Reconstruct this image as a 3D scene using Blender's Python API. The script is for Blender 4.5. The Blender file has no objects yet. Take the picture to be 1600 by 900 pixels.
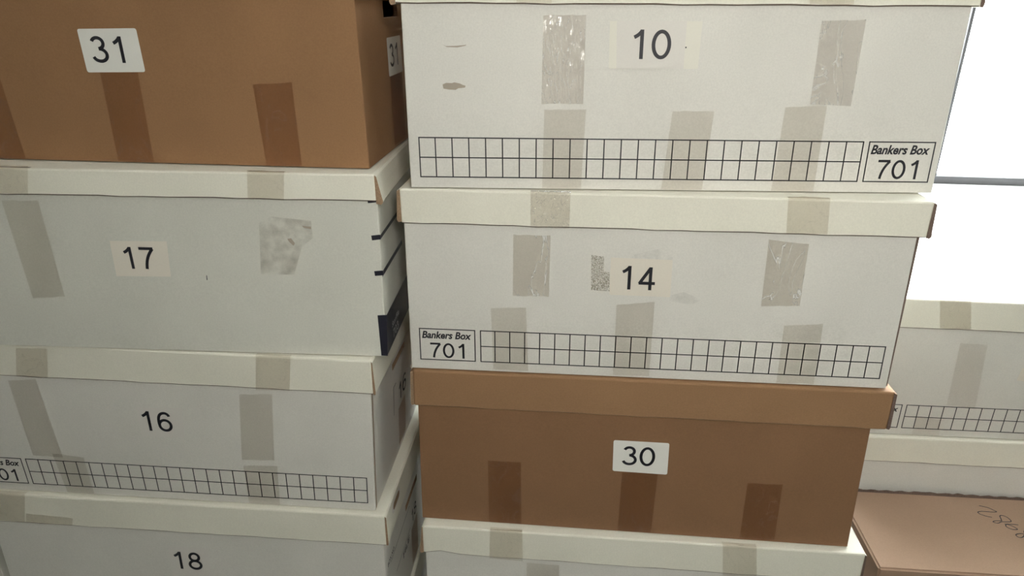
import bpy, bmesh, math, random
from mathutils import Matrix, Vector, Euler
random.seed(7)
SC = bpy.context.scene
COL = SC.collection
# ---------------------------------------------------------------- camera
CAM_R = [[0.999983, 0.002212, 0.005343], [0.0, 0.923961, -0.382487], [-0.005783, 0.382481, 0.923945]]
FOCAL = 1099.56
cam_data = bpy.data.cameras.new('camera')
cam_data.sensor_width = 36.0
cam_data.lens = FOCAL / 1600 * 36.0
cam_data.clip_start = 0.02
cam = bpy.data.objects.new('camera', cam_data)
COL.objects.link(cam)
_r, _f, _u = [Vector(v) for v in CAM_R]
cam.matrix_world = Matrix(((_r.x, _u.x, -_f.x, 0), (_r.y, _u.y, -_f.y, 0), (_r.z, _u.z, -_f.z, 0), (0, 0, 0, 1)))
SC.camera = cam
# ---------------------------------------------------------------- world, lights, exposure
world = bpy.data.worlds.new('overcast_sky')
SC.world = world
world.use_nodes = True
bg = world.node_tree.nodes['Background']
bg.inputs['Color'].default_value = (0.93, 0.97, 1.0, 1)
bg.inputs['Strength'].default_value = 21.0
SC.view_settings.view_transform = 'Standard'
SC.view_settings.look = 'None'
SC.view_settings.gamma = 1.0
SC.view_settings.use_curve_mapping = False
SC.view_settings.exposure = 0.0
ROOM_YAW = math.radians(-6)
ROOM_O = Vector((1.05, 1.72, 0))
ROOM = Matrix.Translation(ROOM_O) @ Matrix.Rotation(ROOM_YAW, 4, 'Z')
FLOOR_Z = -1.212
CEIL_Z = 1.26
def area_light(name, x, y, z, w, h, power, color, target):
    ld = bpy.data.lights.new(name, 'AREA')
    ld.shape = 'RECTANGLE'; ld.size = w; ld.size_y = h
    ld.energy = power; ld.color = color
    o = bpy.data.objects.new(name, ld); COL.objects.link(o)
    p = Vector((x, y, z)); o.location = p
    o.rotation_euler = (Vector(target) - p).to_track_quat('-Z', 'Y').to_euler()
    return o
area_light('unseen_front_light', 0.14, -0.19, 0.20, 0.18, 0.12, 7.3, (1.0, 0.975, 0.90), (0.3, 0.85, -0.22))  # unseen light added near the camera, placed by tape glints and brightness falloff
# ---------------------------------------------------------------- measured data (metres, each box in its own frame)
OV, OVX = 0.003, 0.00568
GRID = {'g0': 0.0936, 'g1': 0.603, 'k0': 0.0124, 'k1': 0.0874, 'gt': 0.0604, 'gb': 0.0131, 'j0': 0.0119, 'j1': 0.5251, 'i0': 0.5306, 'i1': 0.6056, 'jt': 0.0602, 'jb': 0.0123}
BOX = {
    '31': {'pos': [-0.77189, 0.89063, -0.1914], 'yaw': -0.09035, 'lean': -0.01219, 'roll': -0.00621, 'sb': -0.00081, 'st': 0.0, 'warp': [-0.00233, -0.0019, 0.0, 0.0], 'W': 0.602, 'hb': 0.1906, 'hl': 0.05638},
    '17': {'pos': [-0.77409, 0.83739, -0.43036], 'yaw': -0.04504, 'lean': 0.02876, 'roll': -0.01913, 'sb': -0.00281, 'st': -0.00081, 'warp': [-0.01069, 0.00504, 2e-05, -0.00182], 'W': 0.613, 'hb': 0.2052, 'hl': 0.03225},
    '16': {'pos': [-0.8061, 0.86504, -0.68862], 'yaw': -0.08234, 'lean': -0.04477, 'roll': 0.01978, 'sb': 0.00461, 'st': -0.00281, 'warp': [0.00196, 0.00766, -5e-05, 0.00525], 'W': 0.613, 'hb': 0.2052, 'hl': 0.05163},
    '18': {'pos': [-0.7992, 0.85746, -0.94839], 'yaw': -0.08243, 'lean': 0.00394, 'roll': 0.01004, 'sb': 0.00353, 'st': 0.00461, 'warp': [0.00413, 0.00058, -0.0, 0.00039], 'W': 0.613, 'hb': 0.2052, 'hl': 0.05309},
    '10': {'pos': [-0.12214, 0.82825, -0.21231], 'yaw': -0.03981, 'lean': 0.00881, 'roll': -0.00689, 'sb': 0.00463, 'st': -0.00114, 'warp': [-0.00051, -0.00263, -0.00043, -0.0008], 'W': 0.613, 'hb': 0.2052, 'hl': 0.05044},
    '14': {'pos': [-0.13444, 0.83559, -0.46263], 'yaw': -0.09375, 'lean': -0.02116, 'roll': -0.00469, 'sb': 0.00925, 'st': 0.00463, 'warp': [0.00257, -0.00812, 0.00555, -0.00348], 'W': 0.613, 'hb': 0.2052, 'hl': 0.04355},
    '30': {'pos': [-0.12992, 0.82759, -0.70861], 'yaw': -0.09835, 'lean': 0.02521, 'roll': 0.00299, 'sb': 0.00617, 'st': 0.00925, 'warp': [0.00071, -0.00603, 0.00131, 0.00825], 'W': 0.602, 'hb': 0.1906, 'hl': 0.05389},
    'L': {'pos': [-0.12569, 0.80781, -0.96344], 'yaw': -0.08999, 'lean': 0.02428, 'roll': 0.00083, 'sb': -0.01331, 'st': 0.00617, 'warp': [-0.00036, 0.0, 0.0025, -0.0019], 'W': 0.613, 'hb': 0.2052, 'hl': 0.04814},
    'A': {'pos': [0.56488, 1.01865, -0.68396], 'yaw': -0.10577, 'lean': -0.0411, 'roll': -0.00807, 'sb': 0.02302, 'st': 0.00356, 'warp': [-0.00576, 0.00028, 0.0, -0.0], 'W': 0.613, 'hb': 0.2052, 'hl': 0.05044},
    'B': {'pos': [0.56399, 1.01371, -0.93965], 'yaw': -0.10642, 'lean': -0.00102, 'roll': 1e-05, 'sb': -0.0, 'st': 0.02302, 'warp': [0.0, 0.0, -0.0, -0.0], 'W': 0.613, 'hb': 0.2052, 'hl': 0.04896},
}
TAPES = [
    ('31', 'body', 'dark', [(0.2877, 0.1065), (0.3346, 0.1072), (0.331, 0.0009), (0.2846, 0.0017)]),
    ('31', 'body', 'dark', [(0.4722, 0.0958), (0.5194, 0.0988), (0.5189, -0.0004), (0.4746, 0.0)]),
    ('31', 'body', 'dark', [(0.1223, 0.1425), (0.1573, 0.1357), (0.1624, 0.0001), (0.1101, 0.0004)]),
    ('17', 'lid', 'lid', [(0.1439, 0.2405), (0.1994, 0.2403), (0.1903, 0.2058), (0.1364, 0.2064)]),
    ('17', 'lid', 'lid', [(0.4665, 0.2398), (0.511, 0.239), (0.5066, 0.2049), (0.4625, 0.2053)]),
    ('17', 'body', 'pale', [(0.1571, 0.1967), (0.2026, 0.1972), (0.203, 0.0719), (0.1601, 0.0689)]),
    ('16', 'lid', 'lid', [(0.1376, 0.251), (0.1819, 0.2519), (0.17, 0.2045), (0.1251, 0.2051)]),
    ('16', 'lid', 'lid', [(0.4666, 0.2528), (0.5126, 0.2532), (0.5059, 0.2043), (0.46, 0.2033)]),
    ('16', 'body', 'pale', [(0.1065, 0.1961), (0.1479, 0.2006), (0.1544, 0.067), (0.1084, 0.0674)]),
    ('16', 'body', 'pale', [(0.1393, 0.0729), (0.1862, 0.0691), (0.1872, -0.0037), (0.1452, -0.0024)]),
    ('16', 'body', 'pale', [(0.4337, 0.1929), (0.4793, 0.1952), (0.4713, 0.0827), (0.4241, 0.081)]),
    ('16', 'body', 'pale', [(0.4248, 0.0703), (0.4745, 0.0726), (0.4714, -0.0041), (0.4251, -0.0035)]),
    ('18', 'lid', 'lid', [(0.0198, 0.2563), (0.0724, 0.2552), (0.0596, 0.2065), (0.0081, 0.2076)]),
    ('18', 'lid', 'lid', [(0.0662, 0.2239), (0.1398, 0.2202), (0.1353, 0.2054), (0.0617, 0.2064)]),
    ('10', 'body', 'crinkle', [(0.1566, 0.1939), (0.2036, 0.1939), (0.2033, 0.0997), (0.1557, 0.0988)]),
    ('10', 'body', 'pale', [(0.1591, 0.0928), (0.2067, 0.0929), (0.2036, -0.001), (0.1575, -0.0009)]),
    ('10', 'body', 'pale', [(0.3049, 0.0927), (0.352, 0.0924), (0.3461, -0.0013), (0.2983, -0.0013)]),
    ('10', 'body', 'pale', [(0.4309, 0.0978), (0.4767, 0.0996), (0.4761, -0.0016), (0.427, -0.0015)]),
    ('10', 'body', 'smooth', [(0.4574, 0.1894), (0.5044, 0.1912), (0.5031, 0.0997), (0.4575, 0.1012)]),
    ('10', 'lid', 'lid', [(0.1272, 0.2281), (0.165, 0.2283), (0.1654, 0.206), (0.1272, 0.2061)]),
    ('10', 'lid', 'lid', [(0.4372, 0.2247), (0.4845, 0.225), (0.4864, 0.2062), (0.44, 0.2063)]),
    ('14', 'lid', 'fine', [(0.1552, 0.2486), (0.203, 0.2486), (0.2029, 0.2046), (0.1554, 0.2045)]),
    ('14', 'lid', 'lid', [(0.4553, 0.251), (0.5024, 0.2511), (0.5066, 0.2061), (0.4596, 0.2058)]),
    ('14', 'body', 'crinkle2', [(0.1374, 0.1936), (0.1836, 0.1937), (0.1829, 0.1124), (0.1369, 0.1115)]),
    ('14', 'body', 'pale', [(0.1084, 0.0932), (0.1539, 0.096), (0.1574, 0.003), (0.1108, 0.0031)]),
    ('14', 'body', 'pale', [(0.2686, 0.1042), (0.3156, 0.1102), (0.3155, 0.0028), (0.2687, 0.0028)]),
    ('14', 'body', 'crinkle2', [(0.4444, 0.197), (0.4916, 0.1929), (0.4915, 0.1116), (0.4456, 0.1097)]),
    ('14', 'body', 'pale', [(0.4765, 0.0845), (0.523, 0.0883), (0.5235, 0.0016), (0.477, 0.0015)]),
    ('30', 'body', 'dark', [(0.0976, 0.1058), (0.1443, 0.1067), (0.1461, 0.001), (0.099, 0.0011)]),
    ('30', 'body', 'dark', [(0.2854, 0.0995), (0.3342, 0.103), (0.3317, 0.0021), (0.2847, 0.0015)]),
    ('30', 'body', 'dark', [(0.4557, 0.0947), (0.5022, 0.0956), (0.5024, 0.003), (0.4551, 0.0027)]),
    ('L', 'lid', 'lid', [(0.0943, 0.2561), (0.1409, 0.2564), (0.1426, 0.2022), (0.0932, 0.2026)]),
    ('L', 'lid', 'lid', [(0.4242, 0.2548), (0.4707, 0.2559), (0.4779, 0.2031), (0.4305, 0.2017)]),
    ('L', 'body', 'pale', [(0.1498, 0.197), (0.1971, 0.1971), (0.1987, 0.1469), (0.1506, 0.1422)]),
    ('A', 'lid', 'lid', [(0.0983, 0.253), (0.1437, 0.2533), (0.1551, 0.2074), (0.109, 0.207)]),
    ('A', 'body', 'faint', [(0.1498, 0.1806), (0.1906, 0.1799), (0.1996, 0.0601), (0.1554, 0.0627)]),
    ('A', 'body', 'faint', [(0.1136, 0.0373), (0.1526, 0.0343), (0.1568, 0.0004), (0.1127, 0.0011)]),
    ('A', 'body', 'paper', [(0.2516, 0.1399), (0.2899, 0.148), (0.2997, 0.1121), (0.249, 0.1167)]),
]
NUMBERS = [
    ('31', '31', [[0.2714, 0.1545], [0.3435, 0.1559], [0.3442, 0.1077], [0.272, 0.1062]], [0.283, 0.3228, 0.1173, 0.147], 'round'),
    ('17', '17', [[0.2791, 0.1481], [0.3505, 0.1489], [0.3472, 0.1027], [0.2773, 0.1017]], [0.293, 0.3322, 0.1121, 0.141], 'pale'),
    ('16', '16', [[0.2837, 0.1622], [0.3482, 0.1651], [0.3465, 0.1149], [0.2823, 0.1119]], [0.289, 0.3315, 0.1235, 0.1571], 'same'),
    ('18', '18', [[0.2769, 0.175], [0.3408, 0.1764], [0.3395, 0.1186], [0.2752, 0.1157]], [0.284, 0.3277, 0.1327, 0.1664], 'same'),
    ('10', '10', [[0.2296, 0.1882], [0.33, 0.1886], [0.3291, 0.1388], [0.2305, 0.1384]], [0.2561, 0.2978, 0.1487, 0.1799], 'pale'),
    ('14', '14', [[0.2584, 0.1679], [0.3335, 0.1671], [0.3342, 0.1175], [0.2588, 0.118]], [0.2731, 0.3141, 0.1261, 0.1579], 'pale'),
    ('30', '30', [[0.271, 0.1511], [0.3461, 0.151], [0.3469, 0.1008], [0.2721, 0.1017]], [0.2839, 0.3286, 0.1126, 0.143], 'round'),
]
SIDE = {
    '31label': [(0.1206, 0.1421), (0.1948, 0.1467), (0.191, 0.0973), (0.1226, 0.0931)],
    '31text': [(0.128, 0.1214), (0.1764, 0.1221), (0.1525, 0.1358), (0.1431, 0.1049)],
    '31hole': [(0.1167, 0.1868), (0.1182, 0.1659), (0.1935, 0.1785)],
    '31tape': [(0.1258, 0.0927), (0.1947, 0.097), (0.1836, 0.0081), (0.1229, 0.0051)],
    '17s2': [(0.002, 0.1567), (0.0034, 0.1619), (0.0942, 0.1671), (0.0927, 0.1614)],
    '17s3': [(0.0071, 0.1085), (0.0052, 0.1151), (0.1258, 0.1168), (0.1284, 0.1084)],
    '17blk': [(0.0097, 0.0531), (0.0013, 0.0008), (0.153, 0.0502), (0.1426, -0.0124)],
    '17txt': [(0.0371, 0.0293), (0.0874, 0.0206), (0.0567, 0.0059)],
    '16hole': [(0.1926, 0.1828), (0.1965, 0.1735), (0.1215, 0.1721), (0.1116, 0.1857)],
    '16txt': [(0.1491, 0.1227), (0.2021, 0.109), (0.1763, 0.1366), (0.1734, 0.0915)],
    '16line': [(0.1192, 0.1399), (0.1232, 0.0883)],
    '16tape': [(0.1466, 0.0876), (0.1955, 0.075), (0.1917, 0.0092), (0.1503, 0.0163)],
    '18hole': [(0.2235, 0.1581), (0.2167, 0.1495), (0.1412, 0.1555), (0.1335, 0.1659)],
    '18txt': [(0.1689, 0.1149), (0.2081, 0.0961), (0.1914, 0.1253), (0.1857, 0.0909)],
    '18line': [(0.0276, 0.1575), (0.1607, 0.1259)],
    '18tape': [(0.1672, 0.0745), (0.2137, 0.0626), (0.1996, 0.009), (0.1589, 0.0249)],
    '18note': [(0.0154, 0.1554), (0.0544, 0.1479), (0.034, 0.1491)],
    '18lidhole': [(0.0263, 0.274), (0.0765, 0.2627), (0.0541, 0.2752), (0.0541, 0.2541)],
}
MARKS = {
    '10slit': [(0.0451, 0.1623), (0.0486, 0.161), (0.0601, 0.1614), (0.0716, 0.1625), (0.0702, 0.1615), (0.0615, 0.1597), (0.0493, 0.16)],
    '10spot': [(0.043, 0.1196), (0.0471, 0.1214), (0.0536, 0.1212), (0.0566, 0.1221), (0.0631, 0.1208), (0.066, 0.1194), (0.0693, 0.1184), (0.0685, 0.1163), (0.0608, 0.1155), (0.0578, 0.1137), (0.0505, 0.114), (0.0439, 0.115)],
    '14res': [(0.2343, 0.1704), (0.2501, 0.1684), (0.2502, 0.1489), (0.2577, 0.1483), (0.259, 0.1224), (0.2357, 0.1233)],
    '14smudge': [(0.3325, 0.1191), (0.3501, 0.1251), (0.3728, 0.1155), (0.3609, 0.108), (0.3338, 0.1122)],
    '14torn': [(0.2821, 0.1712), (0.3148, 0.1806), (0.3198, 0.1749), (0.334, 0.1704), (0.3321, 0.1653), (0.2824, 0.1662)],
    '17patch': [(0.4685, 0.1751), (0.4851, 0.1834), (0.5317, 0.1788), (0.5318, 0.1571), (0.5174, 0.1462), (0.5037, 0.1092), (0.4619, 0.109)],
    '17spot': [(0.5004, 0.1556), (0.5052, 0.1565), (0.5092, 0.1501), (0.5072, 0.1468), (0.5023, 0.1516)],
    '17edge': [(0.5202, 0.1726), (0.531, 0.1716), (0.531, 0.1684), (0.5268, 0.1691), (0.5223, 0.1698)],
    '17fleck': [(0.3924, 0.1055), (0.3933, 0.1055), (0.393, 0.0996), (0.3918, 0.0991)],
    '17f1': [(0.6013, 0.207), (0.6134, 0.2072), (0.6128, 0.2034), (0.6017, 0.202)],
    '17f2': [(0.6029, 0.162), (0.6138, 0.1634), (0.6139, 0.1574), (0.6037, 0.1559)],
    '17f3': [(0.6036, 0.1164), (0.6143, 0.1175), (0.6147, 0.1112), (0.6043, 0.1101)],
    '17blk': [(0.6042, 0.0573), (0.6157, 0.0581), (0.6141, 0.0006), (0.6057, 0.0008)],
    '18fleck': [(0.532, 0.2433), (0.5349, 0.2435), (0.5346, 0.24), (0.5317, 0.2398)],
}
PEN = [
    [(0.7899, 0.9583), (0.7965, 0.9559), (0.803, 0.9525), (0.807, 0.9477), (0.8101, 0.9433), (0.8021, 0.9425), (0.7921, 0.9436), (0.7849, 0.944), (0.7786, 0.9424), (0.7782, 0.9383), (0.7816, 0.9352), (0.787, 0.9319), (0.794, 0.9296)],
    [(0.8045, 0.9213), (0.8064, 0.9259), (0.8089, 0.9328), (0.8129, 0.9344), (0.8169, 0.9324), (0.8195, 0.9283), (0.82, 0.9217), (0.8172, 0.9191), (0.8102, 0.9187), (0.803, 0.919), (0.7958, 0.9159), (0.7911, 0.9166), (0.7888, 0.9188), (0.7932, 0.9209), (0.8003, 0.9212), (0.8045, 0.9213)],
    [(0.8254, 0.9116), (0.8199, 0.9128), (0.8129, 0.9133), (0.8073, 0.9134), (0.8035, 0.9092), (0.8044, 0.905), (0.8091, 0.9011), (0.815, 0.9007), (0.8174, 0.9019), (0.8162, 0.9056), (0.8129, 0.91), (0.8075, 0.913), (0.8045, 0.914)],
    [(0.8355, 0.9035), (0.8273, 0.899), (0.8233, 0.8946), (0.8219, 0.8909), (0.815, 0.8844), (0.8096, 0.8825), (0.8063, 0.8843), (0.8063, 0.8886), (0.8106, 0.8908), (0.8172, 0.8916), (0.8214, 0.8902), (0.8235, 0.8888)],
]
CARTON = [[0.5594, 0.9057], [0.5536, 0.8159], [0.7632, 0.8049], [0.6104, 1.0041], [0.8903, 0.9946]]
WIN = {'bt0': [0.0042, -0.4033], 'bt1': [0.2046, -0.4067], 'bb0': [0.0035, -0.4204], 'bb1': [0.2076, -0.4178], 'm0': [-0.0041, -0.0174], 'm1': [0.0062, -0.3856], 'ms': [-0.0096, -0.0175]}

# ---------------------------------------------------------------- materials
def new_mat(name):
    m = bpy.data.materials.new(name); m.use_nodes = True
    nt = m.node_tree
    return m, nt, nt.nodes['Principled BSDF']
def node(nt, kind, **kw):
    n = nt.nodes.new(kind)
    for k, v in kw.items(): setattr(n, k, v)
    return n
def board(name, col, var=0.08, rough=0.75, bump=0.06, fibre=520.0):
    """paper board: mottled pulp colour, fine fibres in colour and bump"""
    m, nt, p = new_mat(name)
    tc = node(nt, 'ShaderNodeTexCoord')
    big = node(nt, 'ShaderNodeTexNoise'); big.inputs['Scale'].default_value = 9; big.inputs['Detail'].default_value = 5
    fine = node(nt, 'ShaderNodeTexNoise'); fine.inputs['Scale'].default_value = fibre; fine.inputs['Detail'].default_value = 2
    nt.links.new(tc.outputs['Object'], big.inputs['Vector']); nt.links.new(tc.outputs['Object'], fine.inputs['Vector'])
    add = node(nt, 'ShaderNodeMath', operation='ADD')
    nt.links.new(big.outputs['Fac'], add.inputs[0]); nt.links.new(fine.outputs['Fac'], add.inputs[1])
    mr = node(nt, 'ShaderNodeMapRange')
    mr.inputs['From Min'].default_value = 0.6; mr.inputs['From Max'].default_value = 1.4
    mr.inputs['To Min'].default_value = 1 - var; mr.inputs['To Max'].default_value = 1 + var
    nt.links.new(add.outputs[0], mr.inputs['Value'])
    mul = node(nt, 'ShaderNodeVectorMath', operation='MULTIPLY')
    mul.inputs[0].default_value = col
    nt.links.new(mr.outputs['Result'], mul.inputs[1])
    nt.links.new(mul.outputs['Vector'], p.inputs['Base Color'])
    p.inputs['Roughness'].default_value = rough
    p.inputs['Specular IOR Level'].default_value = 0.25
    b = node(nt, 'ShaderNodeBump'); b.inputs['Strength'].default_value = bump; b.inputs['Distance'].default_value = 0.0006
    nt.links.new(fine.outputs['Fac'], b.inputs['Height']); nt.links.new(b.outputs['Normal'], p.inputs['Normal'])
    return m
def plain(name, col, rough=0.6, metal=0.0):
    m, nt, p = new_mat(name)
    n = node(nt, 'ShaderNodeTexNoise'); n.inputs['Scale'].default_value = 60
    tc = node(nt, 'ShaderNodeTexCoord'); nt.links.new(tc.outputs['Object'], n.inputs['Vector'])
    mr = node(nt, 'ShaderNodeMapRange'); mr.inputs['To Min'].default_value = 0.9; mr.inputs['To Max'].default_value = 1.1
    nt.links.new(n.outputs['Fac'], mr.inputs['Value'])
    mul = node(nt, 'ShaderNodeVectorMath', operation='MULTIPLY'); mul.inputs[0].default_value = col
    nt.links.new(mr.outputs['Result'], mul.inputs[1]); nt.links.new(mul.outputs['Vector'], p.inputs['Base Color'])
    p.inputs['Roughness'].default_value = rough; p.inputs['Metallic'].default_value = metal
    return m
def film(name, tint, gloss=0.05, rough=0.3, wrinkle=0.0, scale=60.0, stretch=(1, 1, 0.35), milky=0.0):
    """clear plastic tape: tinted see-through film with a glossy, more or less wrinkled skin"""
    m = bpy.data.materials.new(name); m.use_nodes = True
    nt = m.node_tree; nt.nodes.clear()
    out = node(nt, 'ShaderNodeOutputMaterial')
    tr = node(nt, 'ShaderNodeBsdfTransparent'); tr.inputs['Color'].default_value = (*tint, 1)
    gl = node(nt, 'ShaderNodeBsdfGlossy'); gl.inputs['Roughness'].default_value = rough
    gl.inputs['Color'].default_value = (1, 1, 1, 1)
    mix = node(nt, 'ShaderNodeMixShader')
    fr = node(nt, 'ShaderNodeFresnel'); fr.inputs['IOR'].default_value = 1.4
    sc = node(nt, 'ShaderNodeMath', operation='MULTIPLY'); sc.inputs[1].default_value = gloss / 0.03
    sc.use_clamp = True
    ge = node(nt, 'ShaderNodeNewGeometry')
    inv_ = node(nt, 'ShaderNodeMath', operation='SUBTRACT'); inv_.inputs[0].default_value = 1.0
    nt.links.new(ge.outputs['Backfacing'], inv_.inputs[1])
    fm = node(nt, 'ShaderNodeMath', operation='MULTIPLY')
    nt.links.new(fr.outputs[0], fm.inputs[0]); nt.links.new(inv_.outputs[0], fm.inputs[1])
    nt.links.new(fm.outputs[0], sc.inputs[0])
    nt.links.new(sc.outputs[0], mix.inputs[0]); nt.links.new(tr.outputs[0], mix.inputs[1]); nt.links.new(gl.outputs[0], mix.inputs[2])
    last = mix
    tc = node(nt, 'ShaderNodeTexCoord')
    mp = node(nt, 'ShaderNodeMapping'); mp.inputs['Scale'].default_value = stretch
    nt.links.new(tc.outputs['Object'], mp.inputs['Vector'])
    n = node(nt, 'ShaderNodeTexNoise'); n.inputs['Scale'].default_value = scale; n.inputs['Detail'].default_value = 4
    n.inputs['Distortion'].default_value = 1.2
    nt.links.new(mp.outputs[0], n.inputs['Vector'])
    if wrinkle:
        b = node(nt, 'ShaderNodeBump'); b.inputs['Strength'].default_value = wrinkle; b.inputs['Distance'].default_value = 0.004
        nt.links.new(n.outputs['Fac'], b.inputs['Height'])
        nt.links.new(b.outputs['Normal'], gl.inputs['Normal'])
    if milky:   # thin creases where the film has lifted off and turned whitish
        d = node(nt, 'ShaderNodeBsdfDiffuse'); d.inputs['Color'].default_value = (0.8, 0.79, 0.76, 1)
        rp = node(nt, 'ShaderNodeValToRGB')
        e = rp.color_ramp.elements
        e[0].position = 0.485; e[0].color = (0, 0, 0, 1)
        e[1].position = 0.5; e[1].color = (milky, milky, milky, 1)
        k = e.new(0.515); k.color = (0, 0, 0, 1)
        nt.links.new(n.outputs['Fac'], rp.inputs[0])
        m2 = node(nt, 'ShaderNodeMixShader')
        nt.links.new(rp.outputs[0], m2.inputs[0]); nt.links.new(mix.outputs[0], m2.inputs[1]); nt.links.new(d.outputs[0], m2.inputs[2])
        last = m2
    nt.links.new(last.outputs[0], out.inputs['Surface'])
    return m
def stain(name, col, amount, scale, lo=0.42, hi=0.6):
    """torn or rubbed patch: patchy film of another colour"""
    m = bpy.data.materials.new(name); m.use_nodes = True
    nt = m.node_tree; nt.nodes.clear()
    out = node(nt, 'ShaderNodeOutputMaterial')
    tr = node(nt, 'ShaderNodeBsdfTransparent')
    d = node(nt, 'ShaderNodeBsdfDiffuse'); d.inputs['Color'].default_value = (*col, 1)
    mix = node(nt, 'ShaderNodeMixShader')
    tc = node(nt, 'ShaderNodeTexCoord')
    n = node(nt, 'ShaderNodeTexNoise'); n.inputs['Scale'].default_value = scale; n.inputs['Detail'].default_value = 6
    nt.links.new(tc.outputs['Object'], n.inputs['Vector'])
    mr = node(nt, 'ShaderNodeMapRange'); mr.inputs['From Min'].default_value = lo; mr.inputs['From Max'].default_value = hi
    mr.inputs['To Max'].default_value = amount
    nt.links.new(n.outputs['Fac'], mr.inputs['Value'])
    nt.links.new(mr.outputs[0], mix.inputs[0]); nt.links.new(tr.outputs[0], mix.inputs[1]); nt.links.new(d.outputs[0], mix.inputs[2])
    nt.links.new(mix.outputs[0], out.inputs['Surface'])
    return m
M_WHITE = board('white_board', (0.67, 0.65, 0.60))
M_COOL = board('cool_white_board', (0.60, 0.592, 0.53))
M_CREAM = board('cream_board', (0.76, 0.735, 0.635), var=0.07)
M_KRAFT = board('kraft_board', (0.288, 0.158, 0.076), var=0.10, bump=0.08)
M_KSHADE = board('shaded_kraft_board', (0.235, 0.128, 0.066), var=0.10, bump=0.08)  # same kraft as the top left box, dimmer light put into the colour
M_KLID = board('lit_kraft_lid_board', (0.292, 0.168, 0.087), var=0.10, bump=0.08)  # lid kraft made lighter: the light it catches is put into the colour
M_CARTON = board('carton_board', (0.35, 0.235, 0.165), var=0.10, bump=0.08, rough=0.5)
M_RAW = board('raw_corrugated_edge', (0.30, 0.20, 0.125), var=0.3, fibre=500)
M_EDGE_GAP = board('dark_edge_and_gap', (0.15, 0.105, 0.085), var=0.3, fibre=500)  # darker copy of the raw edge; also paints the shaded gap behind the carton
M_PAPER = board('label_paper', (0.76, 0.75, 0.70), var=0.02)
M_AGED = board('aged_label_paper', (0.71, 0.66, 0.575), var=0.03)
M_CREAMY = board('cream_label_paper', (0.72, 0.695, 0.615), var=0.02)
M_SAME = board('label_paper_under_film', (0.68, 0.65, 0.605), var=0.03)
M_INK = plain('black_ink', (0.012, 0.012, 0.018), 0.55)
M_BLACK = plain('black_print', (0.014, 0.014, 0.024), 0.45)
M_WPRINT = plain('white_print', (0.45, 0.45, 0.45), 0.6)
M_STAIN = plain('brown_tear', (0.36, 0.31, 0.25), 0.8)
M_RES = stain('glue_residue', (0.38, 0.34, 0.26), 0.6, 800, 0.40, 0.60)
M_SMUDGE = stain('grey_smudge', (0.50, 0.49, 0.50), 0.15, 60, 0.4, 0.75)
M_PATCH = stain('torn_paper_patch', (0.44, 0.385, 0.31), 0.32, 60, 0.36, 0.74)
M_TAPE = {
    'pale': film('clear_tape_yellowed', (0.915, 0.90, 0.875), 0.02, 0.35),
    'lid': film('clear_tape_on_lid', (0.90, 0.88, 0.85), 0.02, 0.35, 0.15, 40, (1, 1, 1), 0.06),
    'smooth': film('clear_tape_grey', (0.885, 0.87, 0.855), 0.03, 0.3, 0.12, 40, (1, 1, 0.3), 0.6),
    'crinkle': film('clear_tape_crinkled', (0.91, 0.89, 0.87), 0.09, 0.16, 1.0, 110, (1, 1, 0.22), 0.9),
    'crinkle2': film('clear_tape_lifted', (0.90, 0.88, 0.85), 0.06, 0.18, 0.7, 30, (1, 1, 0.4), 0.9),
    'fine': film('clear_tape_finely_crinkled', (0.90, 0.88, 0.855), 0.10, 0.12, 1.0, 170, (1, 1, 0.6), 0.3),
    'matte': film('matte_brown_tape', (0.80, 0.73, 0.69), 0.004, 0.6),
    'faint': film('clear_tape_faint', (0.95, 0.937, 0.925), 0.015, 0.4),
    'dark': film('brown_tape', (0.835, 0.765, 0.72), 0.015, 0.35, 0.2, 25, (1, 1, 0.5), 0.05),
    'paper': M_AGED,
}
# ---------------------------------------------------------------- object helpers
def link(name, bm, mats, parent=None, smooth=False, matrix=None):
    me = bpy.data.meshes.new(name)
    bm.normal_update()
    bm.to_mesh(me); bm.free()
    if not isinstance(mats, (list, tuple)): mats = [mats]
    for m in mats: me.materials.append(m)
    for p in me.polygons: p.use_smooth = smooth
    o = bpy.data.objects.new(name, me); COL.objects.link(o)
    if parent: o.parent = parent
    if matrix is not None: o.matrix_local = matrix
    return o
def structure(o, label=None):
    o['kind'] = 'structure'
    if label: o['label'] = label
    return o
def hexa(bm, pts, mi=0):
    """eight points: four of the bottom in order, four of the top above them"""
    v = [bm.verts.new(p) for p in pts]
    for f in ((3, 2, 1, 0), (4, 5, 6, 7), (0, 1, 5, 4), (1, 2, 6, 5), (2, 3, 7, 6), (3, 0, 4, 7)):
        bm.faces.new([v[i] for i in f]).material_index = mi
def cuboid(bm, a, b, mi=0):
    (x0, y0, z0), (x1, y1, z1) = a, b
    hexa(bm, [(x0, y0, z0), (x1, y0, z0), (x1, y1, z0), (x0, y1, z0), (x0, y0, z1), (x1, y0, z1), (x1, y1, z1), (x0, y1, z1)], mi)
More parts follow.
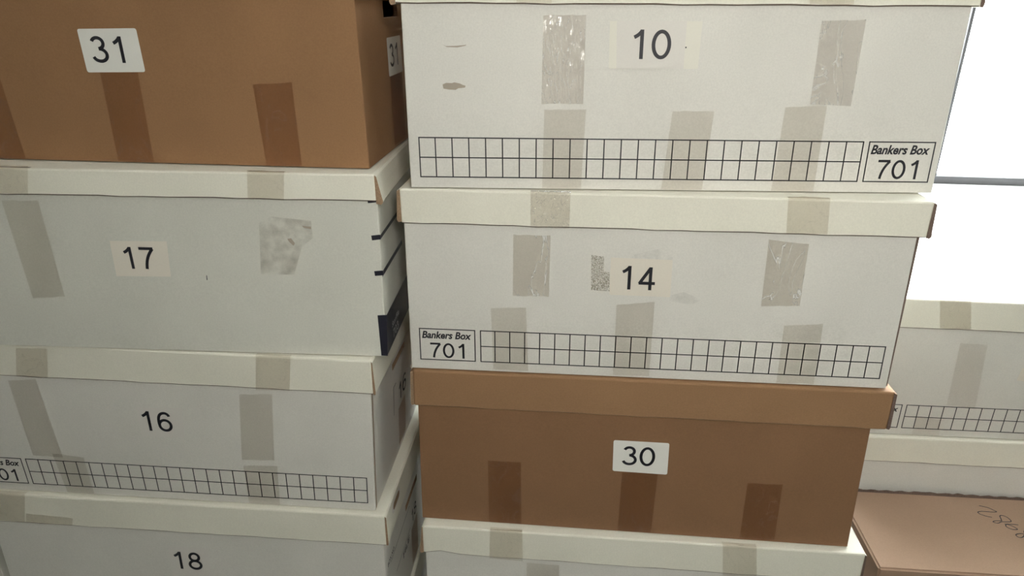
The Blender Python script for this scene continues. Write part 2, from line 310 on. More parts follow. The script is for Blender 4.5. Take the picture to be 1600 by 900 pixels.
# ---------------------------------------------------------------- lettering: stroked digits and text outlines as (polygons in a unit frame)
def arc(cx, cy, rx, ry, a0, a1, n=16):
    return [(cx + rx * math.cos(math.radians(a0 + (a1 - a0) * i / n)), cy + ry * math.sin(math.radians(a0 + (a1 - a0) * i / n))) for i in range(n + 1)]
def bez(a, b, c, n=10):
    return [((1 - t) ** 2 * a[0] + 2 * t * (1 - t) * b[0] + t * t * c[0], (1 - t) ** 2 * a[1] + 2 * t * (1 - t) * b[1] + t * t * c[1]) for t in [i / n for i in range(n + 1)]]
SW = 0.128
DIGIT = {   # cap height 1, skeletons centred on x = 0
    '0': [arc(0, .5, .275, .44, 90, 450, 32)],
    '1': [[(.09, 0), (.09, 1.0)], bez((.09, .97), (.0, .82), (-.18, .74))],
    '3': [arc(-.01, .735, .215, .205, 160, -90, 18), arc(0, .29, .27, .235, 90, -162, 22)],
    '4': [[(.14, 0), (.14, .97)], [(.33, .29), (-.31, .29)], [(-.285, .27), (.135, .94)]],
    '6': [arc(.01, .32, .255, .262, 0, 360, 28), bez((-.25, .34), (-.29, .93), (.04, .94), 14) + arc(.04, .735, .205, .205, 85, 12, 8)],
    '7': [[(-.30, .94), (.30, .94)], bez((.285, .93), (-.06, .55), (-.10, 0), 14)],
    '8': [arc(0, .735, .215, .208, 90, 450, 26), arc(0, .285, .265, .228, 90, 450, 28)],
}
def ribbon(path, w):
    polys = []
    closed = (Vector(path[0]) - Vector(path[-1])).length < 1e-5
    P = [Vector(p) for p in path]
    n = len(P); L = []; R = []
    for i in range(n):
        a = P[i - 1] if i else (P[-2] if closed else P[0])
        b = P[i + 1] if i < n - 1 else (P[1] if closed else P[-1])
        d = (b - a).normalized(); nn = Vector((-d.y, d.x))
        L.append(P[i] + nn * w / 2); R.append(P[i] - nn * w / 2)
    return [[L[i], R[i], R[i + 1], L[i + 1]] for i in range(n - 1)]
def digits(text, sw=SW, adv=0.776):
    out = []
    for i, ch in enumerate(text):
        for path in DIGIT[ch]:
            for q in ribbon(path, sw): out.append([(p.x + i * adv, p.y) for p in q])
    return out
_fonts = {}
def lettering(text, bold=0.0, shear=0.0):
    key = (text, bold, shear)
    if key in _fonts: return _fonts[key]
    cu = bpy.data.curves.new('lettering', 'FONT'); cu.body = text; cu.offset = bold; cu.shear = shear; cu.resolution_u = 3
    ob = bpy.data.objects.new('lettering', cu); COL.objects.link(ob)
    dg = bpy.context.evaluated_depsgraph_get(); dg.update()
    me = ob.evaluated_get(dg).to_mesh()
    vs = [v.co.copy() for v in me.vertices]
    out = [[(vs[i].x, vs[i].y) for i in p.vertices] for p in me.polygons]
    ob.evaluated_get(dg).to_mesh_clear()
    bpy.data.objects.remove(ob); bpy.data.curves.remove(cu)
    _fonts[key] = out
    return out
def fit(polys, u0, u1, v0, v1):
    xs = [p[0] for q in polys for p in q]; ys = [p[1] for q in polys for p in q]
    a, b, c, d = min(xs), max(xs), min(ys), max(ys)
    return [[(u0 + (x - a) / (b - a) * (u1 - u0), v0 + (y - c) / (d - c) * (v1 - v0)) for x, y in q] for q in polys]
# ---------------------------------------------------------------- the lidded storage box
DEPTH = 0.31
BULGE = 0.0004
class Box:
    def __init__(s, key):
        s.__dict__.update(BOX[key]); s.key = key
    def local(s, u, d, v, lid=False):
        """u along the front, d into the depth, v up -> thing space (origin at the base centre); the crushed,
        slightly sheared shape of this box is applied here so that every print, label and tape follows it"""
        H = 0.255
        t = v / H; w = s.warp; k = u / 0.613
        uu = u + ((w[2] * (1 - k) + w[3] * k) if lid else t * (w[0] * (1 - k) + w[1] * k))
        x = uu + math.tan(s.roll) * v if False else uu + s.roll * v
        y = d + s.lean * v
        z = v + x * 0 + uu * 0 + (uu) * (s.sb + (s.st - s.sb) * t)
        return Vector((x - s.W / 2, y - DEPTH / 2, z))
    def front(s, u, v, off=0.0, lid=False):
        b = 0.0
        if not lid and 0 < u < s.W and 0 < v < s.hb: b = BULGE * math.sin(math.pi * u / s.W) * math.sin(math.pi * v / s.hb)
        return s.local(u, (-OV if lid else 0) - b - off, v, lid)
    def side(s, d, v, off=0.0, ext=0.0):
        return s.local(s.W + ext + off, d, v, ext > 0)
    def flat_front(s, bm, polys, off, mi, lid=False, sub=1):
        for q in polys:
            vs = [bm.verts.new(s.front(u, v, off, lid)) for u, v in q]
            try: bm.faces.new(vs).material_index = mi
            except ValueError: pass
    def flat_side(s, bm, polys, off, mi, ext=0.0):
        for q in polys:
            vs = [bm.verts.new(s.side(d, v, off, ext)) for d, v in q]
            bm.faces.new(vs).material_index = mi
def perimeter(W, D, r, us, ds):
    """rounded rectangle, counter clockwise from the front left; (u, d, side) with extra breaks"""
    P = []
    def corner(cu, cd, a0):
        for i in range(4):
            a = math.radians(a0 + 30 * i); P.append((cu + r * math.cos(a), cd + r * math.sin(a), 'c'))
    corner(r, r, 180)
    P += [(u, 0, 'f') for u in us]
    corner(W - r, r, 270)
    P += [(W, d, 'r') for d in ds]
    corner(W - r, D - r, 0)
    P += [(u, D, 'b') for u in reversed(us)]
    corner(r, D - r, 90)
    P += [(0, d, 'l') for d in reversed(ds)]
    return P
def ladder(a, b, n): return [a + (b - a) * i / n for i in range(n + 1)]
def build_body(bx, mats, hole=None):
    """hollow board body; hole = (d0, d1, v0, v1) cuts a real hand hole in the right end"""
    bm = bmesh.new()
    W, D, H = bx.W, DEPTH, bx.hb + bx.hl * 0.9
    us = ladder(0.02, W - 0.02, 22)
    ds = set(round(v, 5) for v in ladder(0.02, D - 0.02, 8)); vs_ = set(round(v, 5) for v in ladder(0.004, H, 10)) | {0.0}
    if hole:
        d0, d1, v0, v1 = hole
        ds = {d for d in ds if not (d0 - 0.006 < d < d1 + 0.006)} | {d0, d1}
        vs_ = {v for v in vs_ if not (v0 - 0.006 < v < v1 + 0.006)} | {v0, v1}
    ds = sorted(ds); vs_ = sorted(vs_)
    P = perimeter(W, D, 0.0014, us, ds)
    rings = []
    for v in vs_:
        ring = []
        for (u, d, k) in P:
            if k == 'f': p = bx.front(u, v)
            else: p = bx.local(u, d, v)
            ring.append(bm.verts.new(p))
        rings.append(ring)
    n = len(P)
    for j in range(len(vs_) - 1):
        for i in range(n):
            k = (i + 1) % n
            if hole and P[i][2] == 'r' and P[k][2] == 'r' and P[i][1] >= d0 - 1e-4 and P[k][1] <= d1 + 1e-4 and vs_[j] >= v0 - 1e-4 and vs_[j + 1] <= v1 + 1e-4: continue
            bm.faces.new([rings[j][i], rings[j][k], rings[j + 1][k], rings[j + 1][i]])
    bm.faces.new(list(reversed(rings[0])))
    bm.faces.new(rings[-1])
    if hole:   # the cut thickness of the board round the hole
        c = [(d0, v0), (d1, v0), (d1, v1), (d0, v1)]
        for i in range(4):
            a, b = c[i], c[(i + 1) % 4]
            vv = [bm.verts.new(bx.local(W - o, d, v)) for (d, v), o in ((a, 0), (b, 0), (b, .005), (a, .005))]
            bm.faces.new(vv).material_index = 1
    return bm
def outline(u0, u1, v0, v1, w):
    return [[(u0, v0), (u1, v0), (u1, v0 + w), (u0, v0 + w)], [(u0, v1 - w), (u1, v1 - w), (u1, v1), (u0, v1)],
            [(u0, v0), (u0 + w, v0), (u0 + w, v1), (u0, v1)], [(u1 - w, v0), (u1, v0), (u1, v1), (u1 - w, v1)]]
LW = 0.0014
def chop(polys, n=8):
    """long thin strokes are cut across so they follow the bulge of the board"""
    out = []
    for q in polys:
        (a, b, c, d) = q
        lu, lv = abs(b[0] - a[0]), abs(d[1] - a[1])
        if lu > 0.05:
            for i in range(n * 3):
                t0, t1 = i / (n * 3), (i + 1) / (n * 3)
                out.append([(a[0] + (b[0] - a[0]) * t0, a[1]), (a[0] + (b[0] - a[0]) * t1, a[1]), (d[0] + (c[0] - d[0]) * t1, c[1]), (d[0] + (c[0] - d[0]) * t0, c[1])])
        else: out.append(q)
    return out
def print_grid(bx, bm, mi, lay):
    g = GRID
    a0, a1, c0, c1, gt, gb = (g['j0'], g['j1'], g['i0'], g['i1'], g['jt'], g['jb']) if lay == 'right' else (g['g0'], g['g1'], g['k0'], g['k1'], g['gt'], g['gb'])
    q = outline(a0, a1, gb, gt, LW)
    vm = (gt + gb) / 2
    q.append([(a0, vm - LW / 2), (a1, vm - LW / 2), (a1, vm + LW / 2), (a0, vm + LW / 2)])
    for i in range(1, 26):
        u = a0 + (a1 - a0) * i / 26
        q.append([(u - LW / 2, gb), (u + LW / 2, gb), (u + LW / 2, gt), (u - LW / 2, gt)])
    q += outline(c0, c1, gb, gt, LW)
    bx.flat_front(bm, chop(q), 0.00025, mi)
    w, h = c1 - c0, gt - gb
    f = lambda a, b, c, d: (c0 + a * w, c0 + b * w, gb + c * h, gb + d * h)
    bx.flat_front(bm, fit(lettering('Bankers Box', 0.03, 0.22), *f(.05, .93, .685, .915)), 0.00025, mi)
    bx.flat_front(bm, fit(digits('701'), *f(.19, .80, .08, .555)), 0.00025, mi)
def sheet(bx, name, quad, mat, parent, off, surf='front', nu=4, nv=8, ragged=0.0, ext=0.0):
    """thin sheet stuck on a face of the box, quad = top left, top right, bottom right, bottom left"""
    bm = bmesh.new()
    tl, tr, br, bl = quad
    rows = []
    for j in range(nv + 1):
        t = j / nv; row = []
        for i in range(nu + 1):
            s = i / nu
            u = (bl[0] * (1 - s) + br[0] * s) * (1 - t) + (tl[0] * (1 - s) + tr[0] * s) * t
            v = (bl[1] * (1 - s) + br[1] * s) * (1 - t) + (tl[1] * (1 - s) + tr[1] * s) * t
            if ragged and j in (0, nv): v += random.uniform(-ragged, ragged)
            if surf == 'front': p = bx.front(u, max(v, 0.0008), off)
            elif surf == 'lid': p = bx.front(u, v, off, True)
            else: p = bx.side(u, v, off, ext)
            row.append(bm.verts.new(p))
        rows.append(row)
    for j in range(nv):
        for i in range(nu):
            bm.faces.new([rows[j][i], rows[j][i + 1], rows[j + 1][i + 1], rows[j + 1][i]])
    if surf == 'lid' and max(tl[1], tr[1]) > bx.hb + bx.hl - 0.004:      # folded over the top edge of the lid
        top = bx.hb + bx.hl
        prev = rows[-1]
        for (d, v) in ((0.0008, top + 0.0004), (0.006, top + 0.0004)):
            row = []
            for i in range(nu + 1):
                u = tl[0] + (tr[0] - tl[0]) * i / nu
                row.append(bm.verts.new(bx.local(u, -OV + d, v, True)))
            for i in range(nu): bm.faces.new([prev[i], prev[i + 1], row[i + 1], row[i]])
            prev = row
    return link(name, bm, mat, parent)
def rounded(quad, r, n=5):
    """corner-rounded polygon of a quad in (u, v)"""
    out = []
    Q = [Vector(q) for q in quad]
    for i in range(4):
        a, b, c = Q[i - 1], Q[i], Q[(i + 1) % 4]
        p = b + (a - b).normalized() * r; q = b + (c - b).normalized() * r
        for k in range(n + 1):
            t = k / n
            out.append(tuple((1 - t) ** 2 * p + 2 * t * (1 - t) * b + t * t * q))
    return out
def build_lid(bx, mats, flaps, ext_l=OVX, ext_r=OVX):
    """tray lid: four skirts with board thickness and a bevelled top"""
    bm = bmesh.new()
    W, D = bx.W, DEPTH
    us = ladder(0.02, W - 0.02, 20); ds = ladder(0.03, D - 0.03, 6)
    P = perimeter(1.0, 1.0, 0.0, [], [])
    def ring(inset, v, wav=0.0):
        out = []
        u0, u1, d0, d1 = -ext_l + inset, W + ext_r - inset, -OV + inset, D + 0.006 - inset
        r = 0.0025
        for (cu, cd, a0, k) in ((u0 + r, d0 + r, 180, 0), (u1 - r, d0 + r, 270, 1), (u1 - r, d1 - r, 0, 2), (u0 + r, d1 - r, 90, 3)):
            for i in range(4):
                a = math.radians(a0 + 30 * i)
                out.append(bm.verts.new(bx.local(cu + r * math.cos(a), cd + r * math.sin(a), v, True)))
            if k == 0: line = [(u, d0) for u in us]
            elif k == 1: line = [(u1, d) for d in ds]
            elif k == 2: line = [(u, d1) for u in reversed(us)]
            else: line = [(u0, d) for d in reversed(ds)]
            for (u, d) in line:
                dv = (0.010 * max(0, 1 - u / 0.06) ** 2 if bx.key == 'L' and k == 0 and wav else 0) + wav * (math.sin(u * 37 + ord(bx.key[0])) + math.sin(u * 91 + 2)) if wav else 0
                out.append(bm.verts.new(bx.local(u, d, v + dv, True)))
        return out
    top = bx.hb + bx.hl
    R = [ring(0.0022, bx.hb + 0.003), ring(0.0022, bx.hb, 0.0003), ring(0.0006, bx.hb, 0.0003), ring(0, bx.hb + 0.0011, 0.0004), ring(0, bx.hb + bx.hl * 0.5), ring(0, top - 0.0025), ring(0.0008, top - 0.0006), ring(0.0028, top)]
    n = len(R[0])
    for j in range(len(R) - 1):
        for i in range(n):
            k = (i + 1) % n
            bm.faces.new([R[j][i], R[j][k], R[j + 1][k], R[j + 1][i]]).material_index = 1 if j <= 2 else 0
    bm.faces.new(R[-1])
    return bm
def side_flap(bx, mats, parent, end, w_top, w_bot, drop=0.0, rise=0.0, back=0.0, length=None):
    """outer flap folded round an end of the lid; its corrugated cut edge shows from the front"""
    bm = bmesh.new()
    u = -OVX if end == 'l' else bx.W + OVX
    s = -1 if end == 'l' else 1
    L = length or DEPTH + OV * 2
    v0, v1 = bx.hb - drop, bx.hb + bx.hl - 0.001 - rise
    secs = []
    for d, k in ((-OV + back, 1.0), (-OV + back + 0.02, 0.8), (-OV + back + L, 0.5)):
        secs.append([bm.verts.new(bx.local(u + s * a, d, v, True)) for a, v in ((-0.0006, v0 + 0.001), (w_bot * 0.7, v0), (w_bot, v0 + 0.003), ((w_top + w_bot) / 2, (v0 + v1) / 2), (w_top, v1 - 0.002), (-0.0006, v1))] if k == 1.0 else
                    [bm.verts.new(bx.local(u + s * a, d, v, True)) for a, v in ((-0.0006, v0 + 0.001), (w_bot * 0.7 * k, v0), (w_bot * k, v0 + 0.003), ((w_top + w_bot) / 2 * k, (v0 + v1) / 2), (w_top * k, v1 - 0.002), (-0.0006, v1))])
    n = 6
    for j in range(2):
        for i in range(n):
            k = (i + 1) % n
            bm.faces.new([secs[j][i], secs[j][k], secs[j + 1][k], secs[j + 1][i]])
    bm.faces.new(secs[0]).material_index = 1
    bm.faces.new(secs[-1])
    bmesh.ops.recalc_face_normals(bm, faces=bm.faces)
    o = link('side_flap', bm, mats, parent)
    return o
def make_box(key, label, white=True, group=None, body_mat=None, lid_mat=None, grid=None, hole=None, flaps=()):
    bx = Box(key)
    e = bpy.data.objects.new('storage_box', None); COL.objects.link(e)
    e.empty_display_size = 0.1
    rot = Matrix.Rotation(bx.yaw, 4, 'Z')
    e.matrix_world = Matrix.Translation(Vector(bx.pos) + (rot @ Vector((bx.W / 2, DEPTH / 2, 0)))) @ rot
    e['label'] = label; e['category'] = 'box'
    if group: e['group'] = group
    bmat = body_mat or M_WHITE; lmat = lid_mat or M_CREAM
    bm = build_body(bx, None, hole)
    mats = [bmat, M_RAW, M_INK, M_STAIN, M_BLACK, M_RES, M_SMUDGE, M_PATCH, M_WPRINT]
    if grid: print_grid(bx, bm, 2, grid)
    for name, mi in ((('10slit', 3), ('10spot', 3)) if key == '10' else (('14res', 5), ('14smudge', 6), ('14torn', 6)) if key == '14' else
                     (('17patch', 7), ('17spot', 3), ('17edge', 3), ('17fleck', 2), ('17f1', 4), ('17f2', 4), ('17f3', 4), ('17blk', 4)) if key == '17' else ()):
        bx.flat_front(bm, [list(reversed(MARKS[name]))], 0.0003, mi)
    if key == '17':      # printed bands and the name block running on round the right end
        for v0, v1, d1 in ((0.1565, 0.162, 0.31), (0.1085, 0.1152, 0.128), (0.0005, 0.0535, 0.30)):
            bx.flat_side(bm, [[(0.0, v0), (d1, v0), (d1, v1), (0.0, v1)]], 0.0004, 4)
        bx.flat_side(bm, fit(lettering('Stor/File', 0.01, 0.15), 0.036, 0.082, 0.023, 0.031), 0.0008, 8)
        bx.flat_side(bm, fit(digits('703'), 0.04, 0.074, 0.006, 0.018), 0.0008, 8)
    if key == '16':
        bx.flat_side(bm, [[(0.1185, 0.088), (0.1205, 0.088), (0.1205, 0.140), (0.1185, 0.140)], [(0.1185, 0.139), (0.135, 0.139), (0.135, 0.1405), (0.1185, 0.1405)]], 0.0004, 2)
    if key == '18':
        bx.flat_side(bm, [[(0.03, 0.1415), (0.16, 0.1415), (0.16, 0.1428), (0.03, 0.1428)], [(0.06, 0.095), (0.16, 0.095), (0.16, 0.0961), (0.06, 0.0961)]], 0.0004, 2)
        bx.flat_side(bm, fit(lettering('BOX NO.', 0.015), 0.014, 0.055, 0.1465, 0.1545), 0.0004, 2)
        bx.flat_side(bm, fit(lettering('FILE', 0.02), 0.105, 0.15, 0.078, 0.09), 0.0004, 2)
    bx.body = link('body', bm, mats, e)
    bm = build_lid(bx, None, flaps)
    bx.lid = link('lid', bm, [lmat, M_RAW if lmat is M_KLID else M_EDGE_GAP, M_INK], e)
    for fl in flaps: side_flap(bx, [lmat, M_EDGE_GAP if fl[0] == 'r' and bx.pos[0] > -0.3 else M_RAW], bx.lid, *fl)
    k = 0
    for b, surf, kind, quad in TAPES:
        if b != key: continue
        k += 1
        par = bx.lid if surf == 'lid' else bx.body
        o = sheet(bx, 'paper_scrap' if kind == 'paper' else 'packing_tape', quad, M_TAPE[kind], par, 0.0004 + 0.00004 * k, 'lid' if surf == 'lid' else 'front', nu=6, nv=10, ragged=0.0006)
        if kind == 'dark': o['label'] = 'strip of darker brown tape'
        elif kind in ('crinkle', 'crinkle2', 'fine'): o['label'] = 'strip of shiny crinkled clear tape'
        elif kind == 'paper': o['label'] = 'torn scrap of beige paper'
        else: o['label'] = 'strip of yellowed clear tape'
    for b, text, quad, (u0, u1, v0, v1), style in NUMBERS:
        if b != key: continue
        bm = bmesh.new()
        if style == 'round':
            bx.flat_front(bm, [list(reversed(rounded(quad, 0.003)))], 0.0006, 0)
        else:
            bx.flat_front(bm, [list(reversed(quad))], 0.0005, 0)
        if text == '10':      # the older, wider label shows at both sides under the newer one
            (a, b_, c, d) = quad
            lerp = lambda p, q, t: (p[0] + (q[0] - p[0]) * t, p[1] + (q[1] - p[1]) * t)
            bx.flat_front(bm, [list(reversed([lerp(a, b_, .075), lerp(a, b_, .83), lerp(d, c, .84), lerp(d, c, .085)]))], 0.0007, 2)
            bx.flat_front(bm, [[(u1 + .0155, v0 + .012), (u1 + .017, v0 + .012), (u1 + .017, v0 + .0135), (u1 + .0155, v0 + .0135)]], 0.0011, 1)
        bx.flat_front(bm, fit(digits(text), u0, u1, v0, v1), 0.0009, 1)
        o = link('number_label', bm, [M_CREAMY if text == '10' else {'round': M_PAPER, 'pale': M_AGED, 'same': M_SAME}[style], M_INK, M_SAME], bx.body)
        o['label'] = 'paper label with the number ' + text
    bx.thing = e
    return bx
def side_label(bx, d0, d1, v0, v1, text, tu, paper=None):
    bm = bmesh.new()
    if paper: bx.flat_side(bm, [rounded([(d0, v0), (d1, v0), (d1, v1), (d0, v1)], 0.003)], 0.0008, 0)
    bx.flat_side(bm, fit(digits(text), *tu), 0.0012, 1)
    o = link('number_label', bm, [paper or M_SAME, M_INK], bx.body)
    o['label'] = 'paper label on the end with the number ' + text
def side_tape(bx, d0, d1, v0, v1, kind):
    o = sheet(bx, 'packing_tape', [(d0, v1), (d1, v1), (d1, v0), (d0, v0)], M_TAPE[kind], bx.body, 0.0006, 'side', 3, 6, 0.0006)
    o['label'] = 'strip of tape down the end of the box'
# ---------------------------------------------------------------- room shell (laid out in the wall's own frame: s along, t out)
M_WALL = board('painted_wall', (0.72, 0.71, 0.68), var=0.03, fibre=120)
M_DIM = board('brown_painted_wall', (0.40, 0.37, 0.33), var=0.05, fibre=120)
M_CEIL = board('painted_ceiling', (0.55, 0.54, 0.52), var=0.02, fibre=120)
M_FLOOR = board('dark_green_carpet', (0.018, 0.035, 0.024), var=0.4, rough=0.95, bump=0.4, fibre=400)
M_SILL = board('white_sill', (0.80, 0.80, 0.78), var=0.02, rough=0.4, fibre=80)
M_METAL = plain('grey_window_frame', (0.075, 0.072, 0.075), 0.85, 0.0)
mg = bpy.data.materials.new('window_glass'); mg.use_nodes = True
_nt = mg.node_tree; _nt.nodes.clear()
_o = node(_nt, 'ShaderNodeOutputMaterial'); _t = node(_nt, 'ShaderNodeBsdfTransparent'); _g = node(_nt, 'ShaderNodeBsdfGlossy')
_t.inputs['Color'].default_value = (0.96, 0.98, 0.98, 1); _g.inputs['Roughness'].default_value = 0.02
_m = node(_nt, 'ShaderNodeMixShader'); _m.inputs[0].default_value = 0.05
_nt.links.new(_t.outputs[0], _m.inputs[1]); _nt.links.new(_g.outputs[0], _m.inputs[2]); _nt.links.new(_m.outputs[0], _o.inputs['Surface'])
S0, S1, T0, TI, TO = -2.75, 1.9, -4.2, -0.415, 0.06
WS0, WS1, WZ0, WZ1 = -0.95, 1.35, -0.422, 1.05
def shell(name, *blocks, mat=None):
    bm = bmesh.new()
    for a, b in blocks: cuboid(bm, a, b)
    return structure(link(name, bm, mat, matrix=ROOM))
shell('floor', ((S0 - .1, T0 - .1, FLOOR_Z - .1), (S1 + .1, TO + .1, FLOOR_Z)), mat=M_FLOOR)
shell('ceiling', ((S0 - .1, T0 - .1, CEIL_Z), (S1 + .1, TO + .1, CEIL_Z + .1)), mat=M_CEIL)
shell('wall_left', ((S0 - .1, T0, FLOOR_Z), (S0, TO, CEIL_Z)), mat=M_DIM)
shell('wall_right', ((S1, T0, FLOOR_Z), (S1 + .1, TO, CEIL_Z)), mat=M_DIM)
shell('wall_front', ((S0 - .1, T0 - .1, FLOOR_Z), (S1 + .1, T0, CEIL_Z)), mat=M_DIM)
shell('wall_back', ((S0, TI, FLOOR_Z), (WS0, TO, CEIL_Z)), ((WS1, TI, FLOOR_Z), (S1, TO, CEIL_Z)),
      ((WS0, TI, FLOOR_Z), (WS1, TO, WZ0 - .02)), ((WS0, TI, WZ1), (WS1, TO, CEIL_Z)), mat=M_WALL)
# sill: an inner board and the outer board under the frame, a narrow joint between them
bm = bmesh.new()
cuboid(bm, (WS0, TI - .006, WZ0 - .0195), (WS1, -.166, WZ0 - .004)); cuboid(bm, (WS0, -.164, WZ0 - .0195), (WS1, .055, WZ0 - .002))
structure(link('trim_1', bm, M_SILL, matrix=ROOM), 'white window sill')
bm = bmesh.new()
for a, b in (((WS0, 0, WZ0 - .002), (WS1, .03, WZ0 + .0165)), ((WS0, 0, WZ1 - .03), (WS1, .03, WZ1)), ((WS0, 0, WZ0 + .0165), (WS0 + .03, .03, WZ1 - .03)), ((WS1 - .03, 0, WZ0 + .0165), (WS1, .03, WZ1 - .03)),
             ((-.0055, .004, WZ0 + .0165), (.0015, .024, WZ1 - .03))):
    cuboid(bm, a, b)
win = structure(link('window_1', bm, M_METAL, matrix=ROOM), 'window with thin grey metal frame')
for a, b in ((WS0 + .03, -.0055), (.0015, WS1 - .03)):
    bm = bmesh.new(); cuboid(bm, (a, .010, WZ0 + .0165), (b, .014, WZ1 - .03))
    link('pane', bm, mg, win)
# ---------------------------------------------------------------- the stacks of boxes
b31 = make_box('31', 'brown cardboard storage box numbered 31, topmost of the left stack', body_mat=M_KRAFT, lid_mat=M_KRAFT, hole=(0.117, 0.19, 0.166, 0.186))
side_label(b31, 0.121, 0.193, 0.094, 0.142, '31', (0.130, 0.172, 0.105, 0.134), M_PAPER)
side_tape(b31, 0.125, 0.19, 0.003, 0.094, 'matte')
b17 = make_box('17', 'white storage box numbered 17 with black bands, directly under brown box 31', body_mat=M_COOL, flaps=(('r', 0.0018, 0.008, 0.004, 0.0, 0.0),))
b16 = make_box('16', 'white storage box numbered 16 with printed grid, between boxes 17 and 18', grid='left', hole=(0.115, 0.195, 0.172, 0.184), flaps=(('r', 0.001, 0.003, 0.001),))
side_label(b16, 0, 0, 0, 0, '16', (0.150, 0.198, 0.095, 0.127))
side_tape(b16, 0.147, 0.194, 0.010, 0.083, 'matte')
b18 = make_box('18', 'white storage box numbered 18, cut off by the bottom edge under box 16', hole=(0.135, 0.222, 0.150, 0.162), flaps=(('r', 0.0015, 0.003, 0.0),))
side_label(b18, 0, 0, 0, 0, '18', (0.170, 0.206, 0.096, 0.121))
side_tape(b18, 0.165, 0.212, 0.008, 0.085, 'matte')
b10 = make_box('10', 'white storage box numbered 10 with printed grid, topmost of the middle stack by the window', grid='right', flaps=(('l', 0.003, 0.006, 0.002), ('r', 0.003, 0.004, 0.001)))
b14 = make_box('14', 'white storage box numbered 14 with printed grid, between white box 10 and brown box 30', grid='left', flaps=(('l', 0.0035, 0.0055, -0.001), ('r', 0.003, 0.005, 0.001)))
b30 = make_box('30', 'brown cardboard lidded storage box numbered 30, under white box 14', body_mat=M_KSHADE, lid_mat=M_KLID, flaps=(('l', 0.003, 0.004, 0.0), ('r', 0.003, 0.004, 0.0)))
bL = make_box('L', 'white storage box with taped cream lid, under brown box 30', flaps=(('l', 0.001, 0.005, 0.001), ('r', 0.002, 0.003, 0.0)))
bA = make_box('A', 'white storage box with printed grid, set back at the right below the window', grid='left')
bB = make_box('B', 'white storage box behind the brown carton, under the set back grid box')
# the raw edge of the right end panel shows down the right front corner of the middle stack
def end_panel(bx, w0, w1, v1):
    bm = bmesh.new()
    q = []
    for v, w in ((0.002, w0), (v1, w1)):
        q += [bx.local(bx.W - 0.0005, 0.0015, v), bx.local(bx.W + w, 0.003, v), bx.local(bx.W + w * .6, 0.16, v), bx.local(bx.W - 0.0005, 0.16, v)]
    hexa(bm, q, 0)
    bm.faces.ensure_lookup_table()
    bm.faces[2].material_index = 1
    link('end_panel', bm, [M_WHITE, M_EDGE_GAP], bx.body)
end_panel(b14, 0.0022, 0.0040, b14.hb)
end_panel(b10, 0.0010, 0.0012, b10.hb)
# front corner seam of box 16
bm = bmesh.new()
b16.flat_side(bm, [[(0.0035, 0.001), (0.007, 0.001), (0.007, b16.hb), (0.0035, b16.hb)]], 0.0005, 0)
link('corner_seam', bm, M_RAW, b16.body)
# hand hole in the side skirt of lid 18
bm = bmesh.new()
def stadium(d0, d1, v0, v1, n=8):
    r = (v1 - v0) / 2
    return [(d1 - r + r * math.cos(math.radians(a)), v0 + r + r * math.sin(math.radians(a))) for a in [-90 + 180 * i / n for i in range(n + 1)]] + \
           [(d0 + r + r * math.cos(math.radians(a)), v0 + r + r * math.sin(math.radians(a))) for a in [90 + 180 * i / n for i in range(n + 1)]]
e_ = OVX + 0.0016
b18.flat_side(bm, [stadium(0.028, 0.078, b18.hb + 0.048 - 0.022, b18.hb + 0.048)], 0.0006, 0, e_)
b18.flat_side(bm, [stadium(0.034, 0.072, b18.hb + 0.048 - 0.017, b18.hb + 0.048 - 0.005)], 0.0009, 1, e_)
link('hand_hole', bm, [M_SAME, M_RAW], b18.lid)
# hidden bottom row that carries the stacks
def under(key, src, label, hb=0.205):
    d = dict(BOX[src]); z = d['pos'][2]
    W = d['W']
    h = z - FLOOR_Z - 0.0012
    d['hb'] = h - 0.05; d['hl'] = 0.05; d['st'] = d['sb']; d['sb'] = 0.0
    d['pos'] = [d['pos'][0], d['pos'][1], FLOOR_Z + 0.0003]; d['lean'] = 0.0; d['roll'] = 0.0; d['warp'] = [0, 0, 0, 0]
    BOX[key] = d
    return make_box(key, label)
under('ground_left', '18', 'white storage box at the foot of the left stack, only its lid corner showing')
under('ground_middle', 'L', 'white storage box on the floor at the foot of the middle stack')
under('ground_right', 'B', 'white storage box on the floor at the foot of the set back stack')
# neighbour of the left stack: only its corner shows at the bottom left edge
d = dict(BOX['18']); d['pos'] = [-0.8050 - 0.611, 0.91, FLOOR_Z + 0.0003]; d['warp'] = [0, 0, 0, 0]
d['sb'] = d['st'] = 0.0; d['lean'] = 0; d['roll'] = -0.012; d['hl'] = 0.05; d['hb'] = 0.42
BOX['neighbour'] = d
make_box('neighbour', 'pale storage box, only a sliver showing left of box 18 in the corner', body_mat=M_COOL)
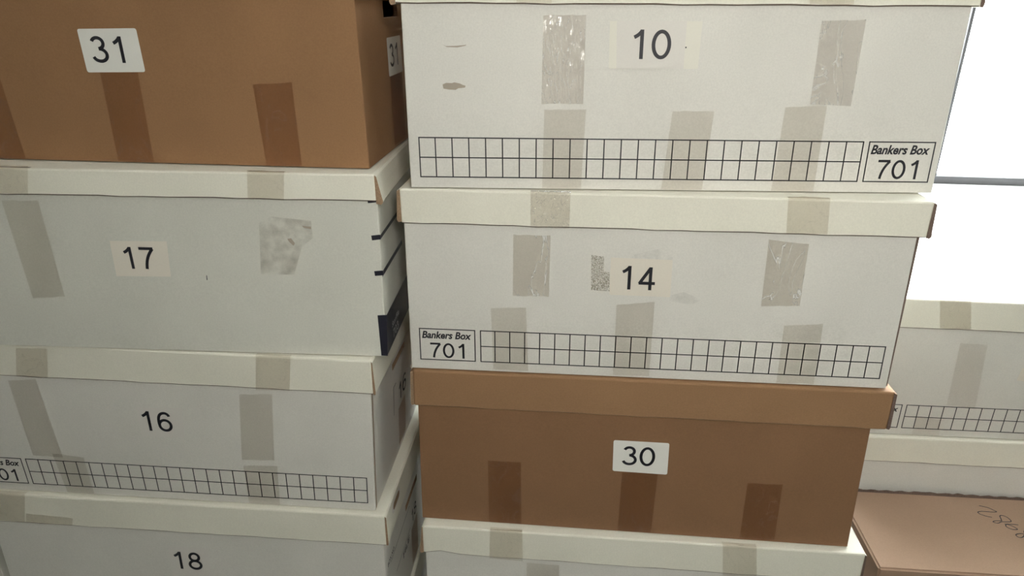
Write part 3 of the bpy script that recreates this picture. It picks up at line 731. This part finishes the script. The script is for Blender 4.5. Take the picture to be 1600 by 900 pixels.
# ---------------------------------------------------------------- brown carton at the lower right
zt = -0.7895
c0 = Vector((CARTON[1][0], CARTON[1][1]))
ax = Vector((math.cos(math.radians(-4.4)), math.sin(math.radians(-4.4)))); ay = Vector((-ax.y, ax.x))
CW, CD, CH = 0.40, 0.184, zt - FLOOR_Z
ct = bpy.data.objects.new('cardboard_carton', None); COL.objects.link(ct)
ct['label'] = 'brown cardboard carton with pen scribbles on its top, low at the right edge'; ct['category'] = 'carton'
ctr = c0 + ax * CW / 2 + ay * CD / 2
ct.matrix_world = Matrix.Translation((ctr.x, ctr.y, FLOOR_Z)) @ Matrix.Rotation(math.radians(-4.4), 4, 'Z')
bm = bmesh.new()
cuboid(bm, (-CW / 2 + .003, -CD / 2 + .003, 0), (CW / 2 - .003, CD / 2 - .003, CH - .012))
bmesh.ops.bevel(bm, geom=list(bm.edges), offset=.002, segments=2, affect='EDGES')
cb = link('body', bm, M_CARTON, ct)
bm = bmesh.new()
cuboid(bm, (-CW / 2, -CD / 2, CH - .06), (CW / 2, CD / 2, CH))
bmesh.ops.bevel(bm, geom=[e for e in bm.edges], offset=.003, segments=3, affect='EDGES')
inv = ct.matrix_world.inverted()
for path in PEN:
    P2 = [inv @ Vector((p[0], p[1], zt)) for p in path]
    # smooth the stroke
    S = []
    for i in range(len(P2) - 1):
        a = P2[max(i - 1, 0)]; b = P2[i]; c = P2[i + 1]; e2 = P2[min(i + 2, len(P2) - 1)]
        for k in range(5):
            t = k / 5
            S.append(0.5 * ((2 * b) + (c - a) * t + (2 * a - 5 * b + 4 * c - e2) * t * t + (3 * b - a - 3 * c + e2) * t ** 3))
    S.append(P2[-1])
    for q in ribbon([(p.x, p.y) for p in S], 0.0016):
        f = bm.faces.new([bm.verts.new((p.x, p.y, CH + .0003)) for p in q]); f.material_index = 1
link('lid', bm, [M_CARTON, M_INK], ct)
# added dark strip with a ragged top, standing in for the shaded gap behind
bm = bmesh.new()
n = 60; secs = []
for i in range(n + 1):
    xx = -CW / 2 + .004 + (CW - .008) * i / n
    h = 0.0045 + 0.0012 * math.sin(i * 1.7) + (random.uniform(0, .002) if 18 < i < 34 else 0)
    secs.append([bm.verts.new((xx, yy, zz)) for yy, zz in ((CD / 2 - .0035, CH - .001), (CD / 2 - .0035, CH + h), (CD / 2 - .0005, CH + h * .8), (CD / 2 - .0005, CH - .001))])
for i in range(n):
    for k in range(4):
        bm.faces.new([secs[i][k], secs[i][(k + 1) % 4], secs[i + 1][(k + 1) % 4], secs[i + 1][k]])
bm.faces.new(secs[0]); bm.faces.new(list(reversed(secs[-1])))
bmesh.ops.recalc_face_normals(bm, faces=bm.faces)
fl = link('gap_shade_strip', bm, M_EDGE_GAP, ct); fl['label'] = 'ragged dark strip added for the shaded gap behind the carton'
